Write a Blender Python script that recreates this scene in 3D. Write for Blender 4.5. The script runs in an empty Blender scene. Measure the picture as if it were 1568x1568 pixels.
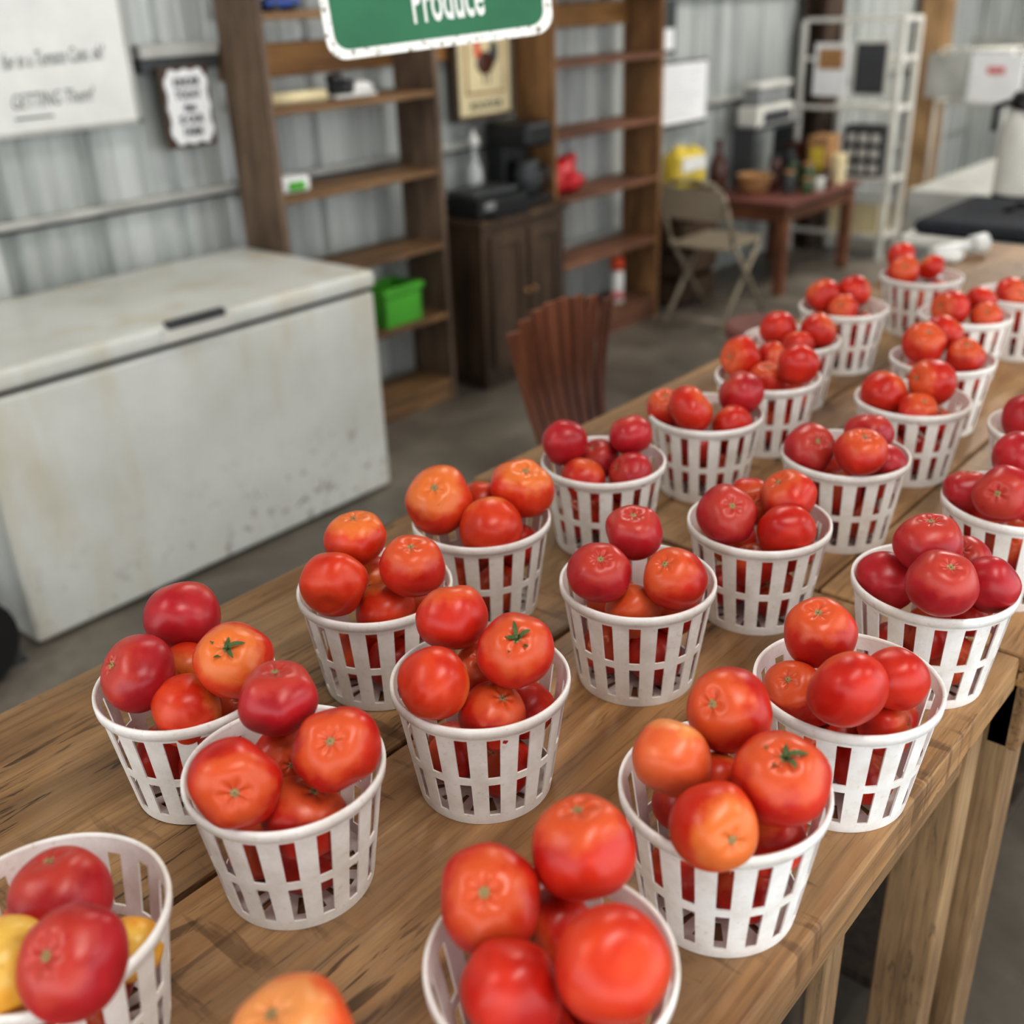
import bpy, bmesh, math, random, mathutils
from mathutils import Vector, Matrix
random.seed(7)
TZ=0.85
scn=bpy.context.scene
scn.view_settings.view_transform='Standard'
scn.view_settings.look='None'
scn.view_settings.exposure=0.34
scn.view_settings.gamma=0.87

# ------------------------------------------------------------ materials
def s2l(c): return tuple((x/255/12.92) if x/255<=.04045 else ((x/255+.055)/1.055)**2.4 for x in c)+(1,)
def new(name):
    m=bpy.data.materials.new(name); m.use_nodes=True; nt=m.node_tree; b=nt.nodes['Principled BSDF']; return m,nt,b
def coords(nt,scale,loc=(0,0,0),rot=(0,0,0)):
    t=nt.nodes.new('ShaderNodeTexCoord'); mp=nt.nodes.new('ShaderNodeMapping')
    mp.inputs['Scale'].default_value=scale; mp.inputs['Location'].default_value=loc; mp.inputs['Rotation'].default_value=rot
    nt.links.new(t.outputs['Object'],mp.inputs['Vector']); return mp.outputs['Vector']
def noise(nt,vec,scale=1,detail=4,rough=.5,dist=0):
    n=nt.nodes.new('ShaderNodeTexNoise'); n.inputs['Scale'].default_value=scale; n.inputs['Detail'].default_value=detail
    n.inputs['Roughness'].default_value=rough; n.inputs['Distortion'].default_value=dist
    nt.links.new(vec,n.inputs['Vector']); return n.outputs['Fac']
def ramp(nt,fac,stops):
    r=nt.nodes.new('ShaderNodeValToRGB'); e=r.color_ramp.elements
    while len(e)<len(stops): e.new(.5)
    for i,(p,c) in enumerate(stops): e[i].position=p; e[i].color=c
    nt.links.new(fac,r.inputs['Fac']); return r.outputs['Color']
def mix(nt,fac,a,b,mode='MIX'):
    m=nt.nodes.new('ShaderNodeMix'); m.data_type='RGBA'; m.blend_type=mode
    def put(s,v):
        if isinstance(v,bpy.types.NodeSocket): nt.links.new(v,s)
        else: s.default_value=v
    put(m.inputs[0],fac); put(m.inputs[6],a); put(m.inputs[7],b); return m.outputs[2]
def bump(nt,b,h,strength=.3,dist=.002):
    n=nt.nodes.new('ShaderNodeBump'); n.inputs['Strength'].default_value=strength; n.inputs['Distance'].default_value=dist
    nt.links.new(h,n.inputs['Height']); nt.links.new(n.outputs['Normal'],b.inputs['Normal'])
def plain(name,c,rough=.5,metal=0,var=.08,nscale=8,coat=0):
    m,nt,b=new(name); c=s2l(c); v=coords(nt,(1,1,1)); n=noise(nt,v,nscale,4)
    d=tuple(x*(1-var*2.2) for x in c[:3])+(1,); l=tuple(min(1,x*(1+var)) for x in c[:3])+(1,)
    nt.links.new(ramp(nt,n,[(.3,d),(.7,l)]),b.inputs['Base Color']); b.inputs['Roughness'].default_value=rough; b.inputs['Metallic'].default_value=metal
    b.inputs['Coat Weight'].default_value=coat
    return m
def wood(name,dark,mid,light,axis='X',seed=0,rough=.6,cracks=.5,top=False):
    m,nt,b=new(name)
    def sc(a,c): return {'X':(a,c,c),'Y':(c,a,c),'Z':(c,c,a)}[axis]
    loc=(seed*3.1,seed*1.7,seed*2.3)
    n1=noise(nt,coords(nt,sc(1.5,15),loc),1,6,.62,.9)
    n2=noise(nt,coords(nt,sc(7,170),loc),1,5,.65,.2)
    n3=noise(nt,coords(nt,sc(1.6,2.6),loc),1.6,4,.6)
    col=ramp(nt,n1,[(.30,s2l(dark)),(.47,s2l(mid)),(.70,s2l(light))])
    g=ramp(nt,n2,[(.32,(.50,.46,.42,1)),(.52,(1,1,1,1))])
    col=mix(nt,.75,col,g,'MULTIPLY')
    g3=ramp(nt,n3,[(.38,(.62,.59,.56,1)),(.60,(1.0,1.0,1.0,1))])
    col=mix(nt,.9,col,g3,'MULTIPLY')
    if top:
        # grey weathered patches
        w=noise(nt,coords(nt,(1.8,5,1),(seed+9,2,0)),1.3,5,.65,.5); wk=ramp(nt,w,[(.46,(0,0,0,1)),(.66,(.55,.55,.55,1))])
        col=mix(nt,wk,col,s2l((138,118,94)))
        # rough-sawn marks across the grain, in patches
        s=noise(nt,coords(nt,(46,10,1),(seed,0,0),(0,0,.9)),1,3,.6,.4); p=noise(nt,coords(nt,(1.4,2.4,1),(seed+2,3,0)),1,3)
        k=mix(nt,1,ramp(nt,s,[(.55,(0,0,0,1)),(.62,(1,1,1,1))]),ramp(nt,p,[(.46,(0,0,0,1)),(.55,(1,1,1,1))]),'MULTIPLY')
        mm=nt.nodes.new('ShaderNodeMath'); mm.operation='MULTIPLY'; mm.inputs[1].default_value=.55; nt.links.new(k,mm.inputs[0])
        col=mix(nt,mm.outputs[0],col,s2l((84,58,36)))
        v=nt.nodes.new('ShaderNodeTexVoronoi'); v.inputs['Scale'].default_value=1; nt.links.new(coords(nt,(2.3,6,1),(seed*.7,.3,0)),v.inputs['Vector'])
        kn=ramp(nt,v.outputs['Distance'],[(.05,(1,1,1,1)),(.11,(0,0,0,1))]); col=mix(nt,kn,col,s2l((78,50,30)))
    if cracks>0:
        n4=noise(nt,coords(nt,sc(9,90),(seed,4,2)),1,3,.7,1.0)
        n5=noise(nt,coords(nt,sc(1.3,3.6),(seed+5,1,2)),1,2)
        k=ramp(nt,n4,[(.58,(0,0,0,1)),(.64,(1,1,1,1))]); k2=ramp(nt,n5,[(.46,(0,0,0,1)),(.56,(1,1,1,1))])
        kk=mix(nt,1,k,k2,'MULTIPLY')
        mm=nt.nodes.new('ShaderNodeMath'); mm.operation='MULTIPLY'; mm.inputs[1].default_value=cracks
        nt.links.new(kk,mm.inputs[0]); col=mix(nt,mm.outputs[0],col,s2l((52,34,22)))
    nt.links.new(col,b.inputs['Base Color']); b.inputs['Roughness'].default_value=rough
    bump(nt,b,n2,.45,.0012); return m

M={}
M['top1']=wood('tabletop_wood_a',(126,90,56),(172,130,86),(202,164,116),'X',0,.5,.8,True)
M['top2']=wood('tabletop_wood_b',(112,82,52),(156,120,80),(188,150,106),'X',3,.5,.8,True)
M['top3']=wood('tabletop_wood_c',(134,96,60),(180,138,92),(208,170,122),'X',7,.5,.8,True)
M['leg']=wood('table_leg_wood',(124,98,68),(158,128,92),(184,156,118),'Z',2,.7,.5)
M['legdark']=wood('weathered_plank',(40,33,28),(64,53,43),(92,78,62),'Z',5,.8,.6)
M['apron']=wood('apron_wood',(108,80,52),(144,112,76),(174,140,100),'X',9,.7,.6)
M['shelfv']=wood('bookcase_upright_wood',(82,66,54),(114,94,76),(138,116,96),'Z',1,.6,.3)
M['shelfh']=wood('bookcase_shelf_wood',(92,66,42),(132,100,66),(156,122,84),'X',4,.6,.2)
M['shelfv2']=wood('bookcase_upright_wood_warm',(108,76,46),(144,106,66),(168,128,84),'Z',6,.6,.2)
M['shelfh2']=wood('bookcase_shelf_wood_red',(92,58,46),(126,86,64),(156,110,80),'X',8,.6,.2)
M['orange']=wood('girt_board_wood',(132,92,50),(164,120,68),(184,140,84),'X',2,.6,.1)
M['cab']=wood('cabinet_wood',(48,36,26),(74,56,40),(98,76,54),'Z',3,.5,.2)
M['chair']=wood('chair_wood',(80,42,28),(120,68,44),(146,90,60),'Z',3,.35,0)
M['rtab']=wood('side_table_wood',(84,50,34),(120,76,52),(146,96,66),'X',5,.45,0)
M['rtop']=plain('side_table_top',(124,78,70),.45)
M['post']=plain('rusty_steel',(80,62,50),.7,.2,.2)
M['woodpost']=wood('post_wood',(140,108,72),(172,138,98),(196,164,122),'Z',8,.7,.1)

def mk_plastic():
    m,nt,b=new('basket_white_plastic')
    v=coords(nt,(1,1,1)); n=noise(nt,v,30,5,.6); n2=noise(nt,v,190,3)
    c=ramp(nt,n,[(.3,s2l((222,217,209))),(.6,s2l((240,239,236)))])
    k=ramp(nt,n2,[(.62,(1,1,1,1)),(.72,(.74,.64,.54,1))])
    nt.links.new(mix(nt,.4,c,k,'MULTIPLY'),b.inputs['Base Color']); b.inputs['Roughness'].default_value=.55
    b.inputs['Specular IOR Level'].default_value=.3
    return m
M['plastic']=mk_plastic()

def mk_tom(name,c1,c2,ctop):
    m,nt,b=new(name)
    t=nt.nodes.new('ShaderNodeTexCoord')
    oi=nt.nodes.new('ShaderNodeObjectInfo')
    ad=nt.nodes.new('ShaderNodeVectorMath'); ad.operation='ADD'
    sc=nt.nodes.new('ShaderNodeVectorMath'); sc.operation='SCALE'; sc.inputs['Scale'].default_value=37
    cb=nt.nodes.new('ShaderNodeCombineXYZ')
    for i in range(3): nt.links.new(oi.outputs['Random'],cb.inputs[i])
    nt.links.new(cb.outputs[0],sc.inputs[0]); nt.links.new(t.outputs['Object'],ad.inputs[0]); nt.links.new(sc.outputs[0],ad.inputs[1])
    n=noise(nt,ad.outputs[0],.9,4,.55,.3)
    c=ramp(nt,n,[(.36,s2l(c1)),(.64,s2l(c2))])
    sp=nt.nodes.new('ShaderNodeSeparateXYZ'); nt.links.new(t.outputs['Object'],sp.inputs[0])
    n2=noise(nt,ad.outputs[0],2.4,3)
    a=nt.nodes.new('ShaderNodeMath'); a.operation='MULTIPLY_ADD'; a.inputs[1].default_value=.7; nt.links.new(n2,a.inputs[0]); nt.links.new(sp.outputs['Z'],a.inputs[2])
    k=ramp(nt,a.outputs[0],[(.72,(0,0,0,1)),(1.2,(1,1,1,1))])
    c=mix(nt,k,c,s2l(ctop))
    n3=noise(nt,ad.outputs[0],55,2)
    sk=ramp(nt,n3,[(.3,(.93,.93,.93,1)),(.7,(1,1,1,1))]); c=mix(nt,1,c,sk,'MULTIPLY')
    n4=noise(nt,ad.outputs[0],5,4,.6); bl=ramp(nt,n4,[(.69,(0,0,0,1)),(.74,(.6,.6,.6,1))]); c=mix(nt,bl,c,s2l((150,96,60)))
    nt.links.new(c,b.inputs['Base Color'])
    rr=nt.nodes.new('ShaderNodeMapRange'); rr.inputs[3].default_value=.22; rr.inputs[4].default_value=.42; nt.links.new(n2,rr.inputs[0]); nt.links.new(rr.outputs[0],b.inputs['Roughness'])
    b.inputs['Specular IOR Level'].default_value=.46
    bump(nt,b,n3,.05,.003)
    return m
TM=[mk_tom('tomato_skin_crimson',(158,24,34),(186,42,48),(184,62,50)),
    mk_tom('tomato_skin_red',(178,28,18),(206,54,32),(208,88,46)),
    mk_tom('tomato_skin_scarlet',(196,46,22),(216,76,38),(220,118,56)),
    mk_tom('tomato_skin_orange',(212,86,40),(226,114,66),(224,148,86)),
    mk_tom('tomato_skin_yellow',(222,142,40),(234,178,70),(232,190,90))]
M['scar']=plain('stem_scar',(168,142,98),.8,0,.2,60)
M['calyx']=plain('calyx_green',(76,98,48),.6,0,.2,60)

def mk_wall():
    m,nt,b=new('corrugated_metal_paint')
    n=noise(nt,coords(nt,(9,1,.6)),1,5,.6); n2=noise(nt,coords(nt,(1,1,1)),1.2,4)
    c=ramp(nt,n,[(.3,s2l((150,154,150))),(.6,s2l((200,203,199)))]); k=ramp(nt,n2,[(.35,(.80,.81,.82,1)),(.65,(1,1,1,1))])
    nt.links.new(mix(nt,1,c,k,'MULTIPLY'),b.inputs['Base Color']); b.inputs['Roughness'].default_value=.42; b.inputs['Metallic'].default_value=.15; return m
M['wall']=mk_wall()
def mk_floor():
    m,nt,b=new('concrete')
    n=noise(nt,coords(nt,(1,1,1)),1.5,7,.65,.4); n2=noise(nt,coords(nt,(1,1,1)),30,4)
    c=ramp(nt,n,[(.3,s2l((80,74,66))),(.5,s2l((114,107,97))),(.7,s2l((150,141,129)))])
    nt.links.new(mix(nt,.3,c,ramp(nt,n2,[(.3,(.7,.7,.7,1)),(.7,(1,1,1,1))]),'MULTIPLY'),b.inputs['Base Color']); b.inputs['Roughness'].default_value=.45
    return m
M['floor']=mk_floor()
def mk_freezer():
    m,nt,b=new('freezer_enamel')
    n=noise(nt,coords(nt,(1,1,1)),2.2,5,.6); c=ramp(nt,n,[(.35,s2l((204,204,196))),(.6,s2l((218,219,214)))])
    n2=noise(nt,coords(nt,(15,15,13)),1.6,4,.62,.5); rust=ramp(nt,n2,[(.57,(0,0,0,1)),(.64,(1,1,1,1))])
    t=nt.nodes.new('ShaderNodeTexCoord'); sp=nt.nodes.new('ShaderNodeSeparateXYZ'); nt.links.new(t.outputs['Object'],sp.inputs[0])
    z=ramp(nt,sp.outputs['Z'],[(.06,(.95,.95,.95,1)),(.34,(.0,.0,.0,1))])
    xr=nt.nodes.new('ShaderNodeMapRange'); xr.inputs[1].default_value=1.4; xr.inputs[2].default_value=2.1; xr.inputs[3].default_value=.25; nt.links.new(sp.outputs['X'],xr.inputs[0])
    k=mix(nt,1,rust,z,'MULTIPLY'); k=mix(nt,1,k,xr.outputs[0],'MULTIPLY'); c=mix(nt,k,c,s2l((112,98,84)))
    n3=noise(nt,coords(nt,(5,5,1.2)),1.2,4); st=ramp(nt,n3,[(.52,(1,1,1,1)),(.70,(.86,.78,.62,1))]); c=mix(nt,.7,c,st,'MULTIPLY')
    nt.links.new(c,b.inputs['Base Color']); b.inputs['Roughness'].default_value=.35; return m
M['freezer']=mk_freezer()
def mk_sign():
    m,nt,b=new('sign_green'); n=noise(nt,coords(nt,(1,1,1)),9,5); nt.links.new(ramp(nt,n,[(.3,s2l((22,98,62))),(.7,s2l((34,116,76)))]),b.inputs['Base Color']); b.inputs['Roughness'].default_value=.4; return m
M['green']=mk_sign()
def mk_signw():
    m,nt,b=new('sign_white_weathered'); n=noise(nt,coords(nt,(1,1,1)),90,4,.75); nt.links.new(ramp(nt,n,[(.38,s2l((120,112,98))),(.46,s2l((236,236,230)))]),b.inputs['Base Color']); b.inputs['Roughness'].default_value=.5; return m
M['signw']=mk_signw()
M['signt']=plain('sign_letter_white',(236,238,232),.5,0,.04)
M['white']=plain('white_paint',(224,224,220),.45,0,.04)
M['whitem']=plain('white_enamel_metal',(216,214,206),.4,0,.06)
M['paper']=plain('paper',(230,230,230),.8,0,.03)
M['cream']=plain('cream_paper',(222,208,168),.8,0,.05)
M['black']=plain('black_plastic',(26,26,28),.4,0,.1)
M['blackc']=plain('black_cloth',(36,39,46),.9,0,.2,40)
M['dgrey']=plain('dark_grey',(62,64,66),.5)
M['grey']=plain('grey_metal',(150,152,152),.4,.3)
M['lgrey']=plain('light_grey_steel',(180,180,174),.5,.1,.1)
M['tan']=plain('beige_metal',(150,138,118),.45,.1,.08)
M['red']=plain('red_plastic',(184,24,32),.4,0,.15,12)
M['orangep']=plain('orange_cap',(222,80,32),.4)
M['yellow']=plain('yellow_plastic',(214,190,70),.5)
M['lime']=plain('green_plastic',(80,168,50),.45,0,.1)
M['glassg']=plain('green_jar',(74,96,62),.25,0,.2,20)
M['brown']=plain('brown_bottle',(76,38,24),.2)
M['wicker']=plain('wicker',(172,130,86),.8,0,.25,60)
M['blue']=plain('blue_plastic',(44,74,144),.4)
M['ink']=plain('ink',(60,64,66),.7)
M['redink']=plain('red_ink',(204,120,120),.7)
M['ceil']=plain('ceiling_metal',(180,180,176),.6)
m,nt,b=new('added_fill_tube'); b.inputs['Emission Color'].default_value=(1,.97,.92,1); b.inputs['Emission Strength'].default_value=5; M['tube']=m  # glowing tube for the added, unseen ceiling fixtures
try: m.cycles.emission_sampling='NONE'
except Exception: pass
m,nt,b=new('clear_plastic'); b.inputs['Base Color'].default_value=(.78,.80,.80,1); b.inputs['Alpha'].default_value=.6; b.inputs['Roughness'].default_value=.15; M['clear']=m

# ------------------------------------------------------------ geometry helper
class G:
    def __init__(s,name): s.name=name; s.bm=bmesh.new(); s.mats=[]
    def mi(s,k):
        m=M[k] if isinstance(k,str) else k
        if m not in s.mats: s.mats.append(m)
        return s.mats.index(m)
    def _fin(s,vs,k,mat=None,smooth=False):
        i=s.mi(k); fs=set()
        for v in vs:
            for f in v.link_faces: fs.add(f)
        for f in fs: f.material_index=i; f.smooth=smooth
        if mat is not None: bmesh.ops.transform(s.bm,matrix=mat,verts=list(vs))
        return vs
    def box(s,x0,x1,y0,y1,z0,z1,k,rot=None,bev=0):
        r=bmesh.ops.create_cube(s.bm,size=1); vs=r['verts']
        for v in vs: v.co=Vector((v.co.x*(x1-x0),v.co.y*(y1-y0),v.co.z*(z1-z0)))
        if bev>0:
            es=list({e for v in vs for e in v.link_edges})
            rr=bmesh.ops.bevel(s.bm,geom=es,offset=bev,segments=2,affect='EDGES',profile=.5)
            vs=[v for v in rr['verts']]; vs=list({v for f in rr['faces'] for v in f.verts}|set(v for v in vs if v.is_valid))
        c=Matrix.Translation(((x0+x1)/2,(y0+y1)/2,(z0+z1)/2))
        if rot is not None: c=c@rot
        return s._fin(vs,k,c,False)
    def cyl(s,p0,p1,r0,k,r1=None,seg=20,smooth=True):
        p0=Vector(p0);p1=Vector(p1);d=p1-p0
        r=bmesh.ops.create_cone(s.bm,cap_ends=True,segments=seg,radius1=r0,radius2=r0 if r1 is None else r1,depth=d.length)
        q=d.to_track_quat('Z','Y').to_matrix().to_4x4()
        vs=s._fin(r['verts'],k,Matrix.Translation((p0+p1)/2)@q,smooth)
        for f in {f for v in vs for f in v.link_faces}:
            if len(f.verts)>4: f.smooth=False
        return vs
    def sph(s,c,r,k,seg=20):
        if not hasattr(r,'__len__'): r=(r,r,r)
        q=bmesh.ops.create_uvsphere(s.bm,u_segments=seg,v_segments=seg//2+2,radius=1)
        return s._fin(q['verts'],k,Matrix.Translation(c)@Matrix.Diagonal((r[0],r[1],r[2],1)),True)
    def lathe(s,prof,c,k,seg=32,smooth=True):
        rings=[]
        for (r,z) in prof:
            rings.append([s.bm.verts.new((c[0]+r*math.cos(2*math.pi*i/seg),c[1]+r*math.sin(2*math.pi*i/seg),c[2]+z)) for i in range(seg)])
        i=s.mi(k)
        for a,b in zip(rings,rings[1:]):
            for j in range(seg):
                f=s.bm.faces.new((a[j],a[(j+1)%seg],b[(j+1)%seg],b[j])); f.material_index=i; f.smooth=smooth
        for ring,fl in ((rings[0],True),(rings[-1],False)):
            f=s.bm.faces.new(ring[::-1] if fl else ring); f.material_index=i
    def tube(s,pts,r,k,seg=10):
        for a,b in zip(pts,pts[1:]): s.cyl(a,b,r,k,seg=seg)
        for p in pts[1:-1]: s.sph(p,r,k,8)
    def plate(s,pts,th,k,mat):
        a=[s.bm.verts.new((x,0,z)) for x,z in pts]; b=[s.bm.verts.new((x,th,z)) for x,z in pts]
        i=s.mi(k); n=len(pts)
        f=s.bm.faces.new(a); f.material_index=i; f=s.bm.faces.new(b[::-1]); f.material_index=i
        for j in range(n):
            f=s.bm.faces.new((a[j],b[j],b[(j+1)%n],a[(j+1)%n])); f.material_index=i
        bmesh.ops.transform(s.bm,matrix=mat,verts=a+b)
    def strip(s,path,widths,normal_w,th,k):
        ring=[]
        for p,w in zip(path,widths):
            p=Vector(p); wd=Vector(normal_w).normalized()
            ring.append((p,w,wd))
        prev=None;i=s.mi(k)
        for idx,(p,w,wd) in enumerate(ring):
            nx=ring[min(idx+1,len(ring)-1)][0]-ring[max(idx-1,0)][0]
            t=nx.cross(wd).normalized()*th/2
            cur=[s.bm.verts.new(p+wd*w/2+t),s.bm.verts.new(p-wd*w/2+t),s.bm.verts.new(p-wd*w/2-t),s.bm.verts.new(p+wd*w/2-t)]
            if prev:
                for j in range(4):
                    f=s.bm.faces.new((prev[j],prev[(j+1)%4],cur[(j+1)%4],cur[j])); f.material_index=i
            else: s.bm.faces.new(cur[::-1]).material_index=i
            prev=cur
        s.bm.faces.new(prev).material_index=i
    def text(s,txt,size,k,mat,xs=1,shear=0,align='LEFT',ext=.001,bold=0):
        cu=bpy.data.curves.new('t','FONT'); cu.body=txt; cu.size=size; cu.extrude=ext; cu.shear=shear; cu.align_x=align; cu.offset=bold; cu.resolution_u=3
        ob=bpy.data.objects.new('t',cu); bpy.context.collection.objects.link(ob)
        dg=bpy.context.evaluated_depsgraph_get(); me=bpy.data.meshes.new_from_object(ob.evaluated_get(dg))
        me.transform(mat@Matrix.Rotation(math.pi/2,4,'X')@Matrix.Diagonal((xs,1,1,1)))
        i=s.mi(k); me.materials.clear()
        old=set(s.bm.faces); s.bm.from_mesh(me)
        for f in s.bm.faces:
            if f not in old: f.material_index=i
        bpy.data.objects.remove(ob); bpy.data.curves.remove(cu); bpy.data.meshes.remove(me)
    def obj(s,bevel=0,seg=2,parent=None):
        bmesh.ops.recalc_face_normals(s.bm,faces=s.bm.faces)
        me=bpy.data.meshes.new(s.name); s.bm.to_mesh(me); s.bm.free()
        for m in s.mats: me.materials.append(m)
        ob=bpy.data.objects.new(s.name,me); bpy.context.collection.objects.link(ob)
        if bevel:
            b=ob.modifiers.new('b','BEVEL'); b.width=bevel; b.segments=seg; b.limit_method='ANGLE'; b.angle_limit=math.radians(50)
        if parent: ob.parent=parent
        return ob
T=Matrix.Translation
def RZ(d): return Matrix.Rotation(math.radians(d),4,'Z')
def RX(d): return Matrix.Rotation(math.radians(d),4,'X')
def RY(d): return Matrix.Rotation(math.radians(d),4,'Y')

# ------------------------------------------------------------ shell
WY=3.33; EX=9.6
g=G('floor'); g.box(-4,EX+.2,-4,WY+.2,-.1,0,'floor'); g.obj()
def corr(name,length,mat,height=3.4):
    bm=bmesh.new(); prof=[]; per=.305; x=0
    while x<length:
        for dx,dy in ((0,0),(.018,.028),(.045,.028),(.063,0),(.115,0),(.122,.006),(.134,.006),(.141,0),(.215,0),(.222,.006),(.234,.006),(.241,0)):
            prof.append((x+dx,dy))
        x+=per
    vs=[[bm.verts.new((a,b,z)) for a,b in prof] for z in (0,height)]
    vb=[[bm.verts.new((a,.07,z)) for a in (prof[0][0],prof[-1][0])] for z in (0,height)]
    for i in range(len(prof)-1): bm.faces.new((vs[0][i],vs[0][i+1],vs[1][i+1],vs[1][i]))
    bm.faces.new((vb[0][0],vb[1][0],vb[1][1],vb[0][1]))
    me=bpy.data.meshes.new(name); bm.to_mesh(me); bm.free(); me.materials.append(M['wall'])
    ob=bpy.data.objects.new(name,me); ob.matrix_world=mat; bpy.context.collection.objects.link(ob); return ob
corr('wall_back',EX+4.0,T((-4,WY,0)))
corr('wall_right',7.6,T((EX,WY+.3,0))@RZ(-90))
g=G('ceiling'); g.box(-4,EX+.2,-4,WY+.2,3.4,3.5,'ceil')
for x in range(-3,10,2): g.box(x,x+.12,-4,WY,3.15,3.4,'post')
g.obj()
g=G('trim_1'); g.box(-4,EX,WY-.03,WY-.002,.955,.98,'lgrey'); g.box(-4,EX,WY-.034,WY-.002,.945,.955,'dgrey'); g.box(2.04,2.33,WY-.06,WY-.002,1.40,1.44,'lgrey'); g.box(2.04,2.33,WY-.05,WY-.002,1.36,1.40,'dgrey'); g.box(-4,EX,WY-.04,WY-.002,2.03,2.09,'post')
g.box(-4,EX,WY-.03,WY-.002,.40,.43,'lgrey'); g.obj(.003)
g=G('trim_2'); g.box(2.36,3.82,WY-.035,WY-.005,1.31,1.42,'orange'); g.obj(.003)
g=G('trim_3'); g.box(4.75,EX,WY-.06,WY-.002,1.5,1.55,'post'); g.box(EX-.06,EX-.002,-4,WY,1.5,1.55,'post'); g.box(EX-.06,EX-.002,-4,WY,1.05,1.1,'lgrey'); g.obj(.003)
g=G('steel_column'); g.box(6.5,6.74,3.12,3.14,0,3.4,'post'); g.box(6.5,6.74,3.25,3.27,0,3.4,'post'); g.box(6.61,6.63,3.14,3.25,0,3.4,'post'); g.obj()
g=G('wooden_post'); g.box(8.3,8.5,3.1,3.27,0,3.4,'woodpost'); g.obj(.005)

# ------------------------------------------------------------ tables
g=G('market_table')
g.box(-.75,1.150,.25,.694,TZ-.045,TZ,'top1'); g.box(-.75,1.150,.701,1.093,TZ-.045,TZ-.001,'top2')
g.box(-.65,1.13,.275,.315,TZ-.14,TZ-.0455,'apron'); g.box(-.65,1.13,1.03,1.07,TZ-.15,TZ-.0455,'apron')
g.box(1.09,1.13,.315,1.03,TZ-.15,TZ-.0455,'apron')
for x in (-.62,.86,1.085):
    g.box(x,x+(.045 if x==.86 else .05),.27 if x>1 else .318,.34,0,TZ-.046,'leg'); g.box(x,x+.06,.97,1.028,0,TZ-.046,'leg')
g.box(.93,1.06,.40,.42,.0,TZ-.05,'legdark'); g.box(-.6,1.08,.42,.96,.12,.145,'legdark')
g.obj(.004)
g=G('market_table')
for a,b_,k in [(.215,.50,'top3'),(.503,.80,'top1'),(.803,1.10,'top2')]:
    g.box(1.157,3.3,a,b_,TZ-.045,TZ,k)
g.box(1.18,3.28,.24,.28,TZ-.15,TZ-.0455,'apron'); g.box(1.18,3.28,1.03,1.07,TZ-.15,TZ-.0455,'apron')
for x in (1.18,2.2,3.2):
    for y in (.25,.99): g.box(x,x+.07,y,y+.08,0,TZ-.046,'leg')
g.box(1.25,3.2,.35,.98,.12,.145,'legdark')
g.obj(.004)

# ------------------------------------------------------------ basket mesh
R=.0825;RB=.0645;HB=.1211
def basket_mesh():
    bm=bmesh.new(); N=17; zs=[0,.006,.011,.031,.051,.0595,.083,.107,.113,HB]; slot={2,3,5,6}
    fr=[0,.2,.4,.59,.73,.87]; th=[2*math.pi*(i+f)/N for i in range(N) for f in fr]; C=len(th)
    def rad(z): return RB+(R-RB)*z/HB
    ring=[[bm.verts.new((rad(z)*math.cos(a),rad(z)*math.sin(a),z)) for a in th] for z in zs]
    for r in range(len(zs)-1):
        for c in range(C):
            if r in slot and (c%6)>=3: continue
            bm.faces.new((ring[r][c],ring[r][(c+1)%C],ring[r+1][(c+1)%C],ring[r+1][c]))
    inner=[[bm.verts.new((q*math.cos(a),q*math.sin(a),.001)) for a in th] for q in (.05,.03,.012)]
    prev=ring[0]
    for qi,q in enumerate(inner):
        for c in range(C):
            if qi==1 and (c%6)>=3: continue
            bm.faces.new((prev[(c+1)%C],prev[c],q[c],q[(c+1)%C]))
        prev=q
    bm.faces.new(prev)
    me=bpy.data.meshes.new('basket_shell'); bm.to_mesh(me); bm.free()
    ob=bpy.data.objects.new('tmp',me); bpy.context.collection.objects.link(ob)
    s=ob.modifiers.new('s','SOLIDIFY'); s.thickness=.0016; s.offset=0
    dg=bpy.context.evaluated_depsgraph_get(); me2=bpy.data.meshes.new_from_object(ob.evaluated_get(dg)); bpy.data.objects.remove(ob)
    bm=bmesh.new(); bm.from_mesh(me2)
    S=96
    def hoop(prof):
        rr=[[bm.verts.new((p*math.cos(2*math.pi*i/S),p*math.sin(2*math.pi*i/S),z)) for i in range(S)] for p,z in prof]
        for a,b in zip(rr,rr[1:]+rr[:1]):
            for j in range(S):
                f=bm.faces.new((a[j],a[(j+1)%S],b[(j+1)%S],b[j])); f.smooth=True
    hoop([(R-.0012,HB-.002),(R-.0008,HB+.0008),(R+.0010,HB+.0014),(R+.0024,HB+.0006),(R+.0028,HB-.003),(R+.0022,HB-.0095),(R+.0004,HB-.010)])
    bmesh.ops.recalc_face_normals(bm,faces=bm.faces)
    bm.to_mesh(me2); bm.free(); me2.name='basket_shell'; me2.materials.clear(); me2.materials.append(M['plastic']); return me2
BM=basket_mesh()

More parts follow.
